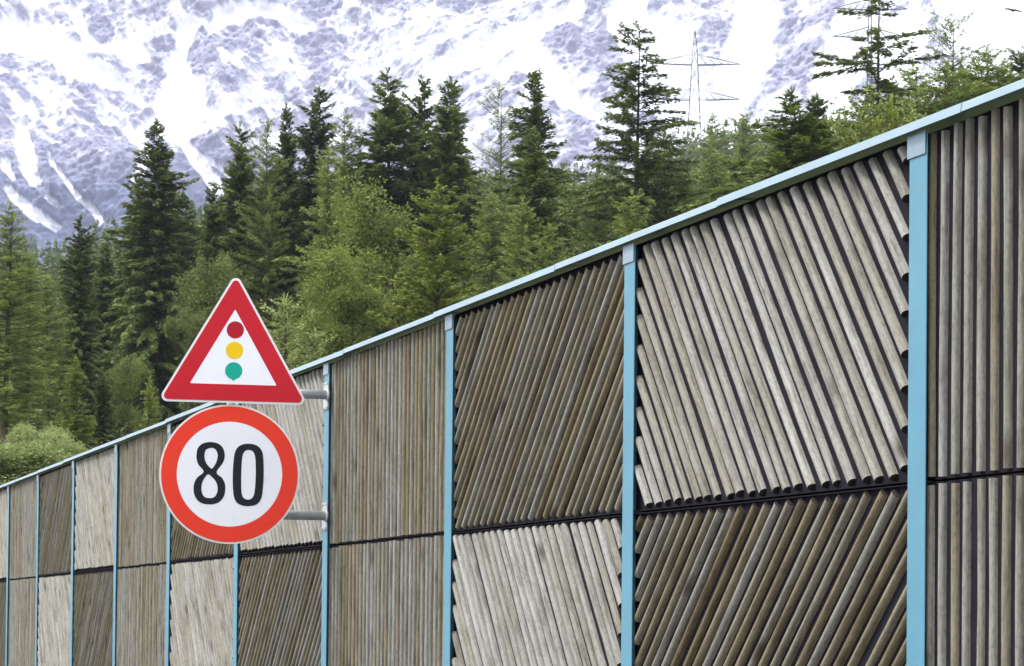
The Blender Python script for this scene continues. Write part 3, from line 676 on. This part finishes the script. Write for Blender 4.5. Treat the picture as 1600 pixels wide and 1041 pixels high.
o = finish('bird', bm, M['feather']); o.location = bp; o.rotation_euler.z = -.4
tag(o, 'small dark bird gliding in the white sky at the top right', 'bird')

# ------------------------------------------------------------------ mountain
def mountain():
    DM = 2700.0; NU, NW = 1000, 560
    u = np.linspace(-760, 640, NU); wv = np.linspace(60, 900, NW)
    U, Wv = np.meshgrid(u, wv, indexing='ij')
    zn = 120+Wv*.86                                   # nominal face
    sky_ = np.interp(u, [-900, 300, 400, 440, 470, 505, 540, 600, 720], [980, 980, 900, 790, 660, 560, 480, 380, 260])
    # photo layout carried on the face's own coordinates: across u, height zn
    dist = DM-350+Wv
    big = fbm((U*.9+zn*.35)/230, zn/300, 51, 3, ridged=True)-.5; mid = fbm((U*.85-zn*.5)/80, (zn*.8+U*.4)/110, 61, 5, ridged=True, gain=.55)-.5
    r0 = 120*big+46*mid; dist = dist-.8*r0; zf = zn+.25*r0
    PX = 800+U/dist*FPX; PY = 967-(zf-EYE)/dist*FPX
    wx = (fbm(U/60, zn/60, 77, 6, gain=.62)-.5)*30; wy = (fbm(U/60, zn/60, 87, 6, gain=.62)-.5)*30
    QX = PX+wx; QY = PY+wy
    snow = np.zeros_like(U)
    def seg(pts, ws, amp=1.0, soft=.5):
        nonlocal snow
        for (a, b, w0, w1) in zip(pts[:-1], pts[1:], ws[:-1], ws[1:]):
            ax, ay = a; bx, by = b; dx, dy = bx-ax, by-ay; tt = np.clip(((QX-ax)*dx+(QY-ay)*dy)/(dx*dx+dy*dy), 0, 1)
            d = np.hypot(QX-ax-dx*tt, QY-ay-dy*tt); w_ = (w0+(w1-w0)*tt)*.8
            snow = np.maximum(snow, amp*(1-sstep(w_*(1-soft*.5), w_*(1+soft), d)))
    seg([(0, 40), (60, 60), (120, 100), (190, 130)], [28, 26, 20, 10]); seg([(90, 0), (125, 55), (210, 80)], [8, 10, 16])
    seg([(280, 30), (272, 90), (275, 140), (265, 185)], [14, 12, 40, 34]); seg([(300, 165), (360, 158), (402, 150)], [16, 10, 5])
    seg([(330, 15), (420, 10), (480, 30)], [16, 14, 8]); seg([(185, 190), (215, 225), (205, 268)], [7, 9, 10])
    seg([(262, 210), (300, 250), (335, 295)], [7, 9, 12]); seg([(280, 222), (350, 272)], [5, 6])
    seg([(20, 180), (30, 240), (52, 285), (82, 318)], [9, 15, 13, 7]); seg([(62, 225), (100, 285), (148, 345)], [4, 6, 8]); seg([(-5, 292), (30, 320), (80, 350)], [7, 9, 10]); seg([(0, 255), (10, 280)], [12, 6])
    seg([(590, 140), (650, 112), (720, 80), (830, 25), (900, 0)], [14, 18, 20, 16, 10]); seg([(820, 70), (845, 110), (900, 148), (960, 185), (990, 210)], [22, 24, 18, 12, 10])
    seg([(975, 10), (1010, 60), (1050, 130), (1090, 190)], [34, 50, 46, 34]); seg([(1180, 0), (1160, 90), (1130, 160)], [34, 36, 30]); seg([(1330, 20), (1290, 110), (1300, 160)], [40, 40, 34]); seg([(1420, 20), (1400, 90)], [30, 30])
    rockp = np.zeros_like(U)
    for (cx, cy, rx, ry) in ((1105, 35, 20, 38), (1252, 85, 30, 48), (1228, 20, 12, 22), (1205, 95, 10, 20), (1290, 8, 20, 14), (1440, 30, 20, 22), (880, 60, 40, 36), (938, 60, 26, 60), (490, 70, 24, 70), (315, 60, 20, 20), (355, 50, 30, 14), (240, 92, 22, 16), (140, 45, 22, 30), (95, 320, 60, 40), (180, 300, 70, 50), (895, 215, 26, 44), (1170, 130, 10, 24), (60, 290, 60, 30)):
        rockp = np.maximum(rockp, np.exp(-(((QX-cx)/rx)**2+((QY-cy)/ry)**2)))
    # how much rock shows, by area
    rb = np.interp(PX, [0, 200, 400, 600, 750, 900, 1000, 1450], [.50, .55, .58, .52, .50, .54, .47, .45])+sstep(150, 330, PY)*np.interp(PX, [0, 350, 600, 900], [.55, .34, .12, 0])
    # fine grain: patches and gullies falling down the face, leaning with the strata
    n1 = fbm((U*.92+zn*.40)/30, (zn*.92-U*.40)/12, 21, 7, gain=.68); n2 = fbm((U*.8-zn*.6)/75, (zn*.8+U*.6)/20, 31, 6, ridged=True, gain=.66); n3 = fbm(U/6, zn/4, 41, 3)
    n4 = fbm((U*.94+zn*.34)/12, (zn*.94-U*.34)/4, 43, 3)
    n2b = fbm((U*.85+zn*.52)/80, (zn*.85-U*.52)/18, 35, 6, ridged=True, gain=.66); lean = sstep(470, 660, PX+60*(fbm(U/50, zn/50, 99, 3)-.5)); n2 = n2*(1-lean)+n2b*lean
    n5 = fbm((U+.35*zn*(1-2*lean))/9+2.5*n1, zn/55, 45, 5, ridged=True, gain=.6)
    nn = .30*n1+.42*(1-n2)+.22*n5+.06*n4
    nn = (nn-nn.mean())/nn.std()*.22
    nn = .5+nn*(1-.5*sstep(170, 290, PY)*(1-sstep(300, 440, PX)))
    low = sstep(190, 320, PY+50*(fbm(U/40, zn/40, 55, 5)-.5))*(1-sstep(330, 560, PX))      # bare lower left slopes: darker, bluer rock, less snow
    rock = nn+rb-.48+.42*rockp+.30*low-(.75+.45*low)*snow
    sn = 1-sstep(.18, .86, rock)
    # relief
    rel = 120*big+46*mid+26*(n1-.5)*(1-.6*snow)+12*(n3-.5)*(1-.6*sn)+5*(n4-.5)-14*snow
    Dd = DM-350+Wv-rel*.8
    H = np.minimum(zn, 1e9)+rel*.25
    over = H-(sky_[:, None]+40*(fbm(U/60, U*0+3, 71, 4)-.5)); H = np.where(over > 0, H-over*.93, H)
    ca, sa = math.cos(YAW), math.sin(YAW)
    Xw = U*ca+Dd*sa; Yw = -U*sa+Dd*ca
    ix = np.arange(U.size).reshape(U.shape); F = np.stack([ix[:-1, :-1], ix[1:, :-1], ix[1:, 1:], ix[:-1, 1:]], -1).reshape(-1, 4)
    t = NT('rock_and_snow'); at_ = t.n('Attribute', attribute_name='snow'); tcn = t.n('TexCoord')
    sA = t.n('Attribute', attribute_name='strata_a'); sB = t.n('Attribute', attribute_name='strata_b'); ln_ = t.n('Attribute', attribute_name='lean')
    nA = t.n('TexNoise', Scale=1.0, Detail=6.0, Roughness=.72); t.l(sA.outputs['Vector'], nA.inputs[0]); nB = t.n('TexNoise', Scale=1.0, Detail=6.0, Roughness=.72); t.l(sB.outputs['Vector'], nB.inputs[0])
    nz = t.n('Mix', data_type='FLOAT'); t.l(ln_.outputs['Fac'], nz.inputs[0]); t.l(nA.outputs['Fac'], nz.inputs[2]); t.l(nB.outputs['Fac'], nz.inputs[3])
    ma = t.n('Math', operation='MULTIPLY_ADD'); t.l(nz.outputs[0], ma.inputs[0]); ma.inputs[1].default_value = 1.7; t.l(at_.outputs['Fac'], ma.inputs[2])
    mr = t.n('MapRange'); mr.inputs[1].default_value = 1.0; mr.inputs[2].default_value = 1.78; t.l(ma.outputs[0], mr.inputs[0])
    n2_ = t.n('TexNoise', Scale=.06, Detail=6.0); t.l(tcn.outputs['Object'], n2_.inputs[0])
    rc = t.ramp(n2_.outputs['Fac'], [(.3, (.20, .205, .29)), (.55, (.27, .268, .35)), (.75, (.37, .355, .40))])  # pale lavender rock; part of the distance haze is in the colour
    lo_ = t.n('Attribute', attribute_name='low'); rl = t.ramp(nA.outputs['Fac'], [(.3, (.075, .09, .15)), (.6, (.13, .15, .23)), (.8, (.20, .21, .28))]); rc = t.mix(lo_.outputs['Fac'], rc, rl)
    t.base(t.mix(mr.outputs[0], rc, (.80, .80, .84))); t.b.inputs['Roughness'].default_value = .9; t.b.inputs['Specular IOR Level'].default_value = .1
    me = np_mesh('mountain', np.stack([Xw, Yw, H], -1).reshape(-1, 3), F, [t.m], None, {'snow': ('POINT', 'FLOAT', sn.ravel()), 'lean': ('POINT', 'FLOAT', lean.ravel()), 'low': ('POINT', 'FLOAT', low.ravel()),
        'strata_a': ('POINT', 'FLOAT_VECTOR', np.stack([(U*.8-zn*.6)/16, (zn*.8+U*.6)/3.6, 0*U], -1)), 'strata_b': ('POINT', 'FLOAT_VECTOR', np.stack([(U*.85+zn*.52)/16, (zn*.85-U*.52)/3.6, 0*U], -1))}, smooth=True)
    return tag(link_mesh('mountain', me), kind='structure')
mountain()

# ------------------------------------------------------------------ haze
HAZE = 1.0e-4
if HAZE:
    bm = bmesh.new(); box(bm, (-6200, -6200, -3), (6200, 6300, 1250)); hz = finish('haze', bm, [])
    hm = bpy.data.materials.new('haze'); hm.use_nodes = True; ht = hm.node_tree; ht.nodes.clear()
    ho = ht.nodes.new('ShaderNodeOutputMaterial'); pv = ht.nodes.new('ShaderNodeVolumePrincipled'); pv.inputs['Color'].default_value = (.68, .72, .96, 1); pv.inputs['Density'].default_value = HAZE
    pv.inputs['Anisotropy'].default_value = .2; ht.links.new(pv.outputs[0], ho.inputs['Volume']); hz.data.materials.append(hm); tag(hz, kind='stuff')
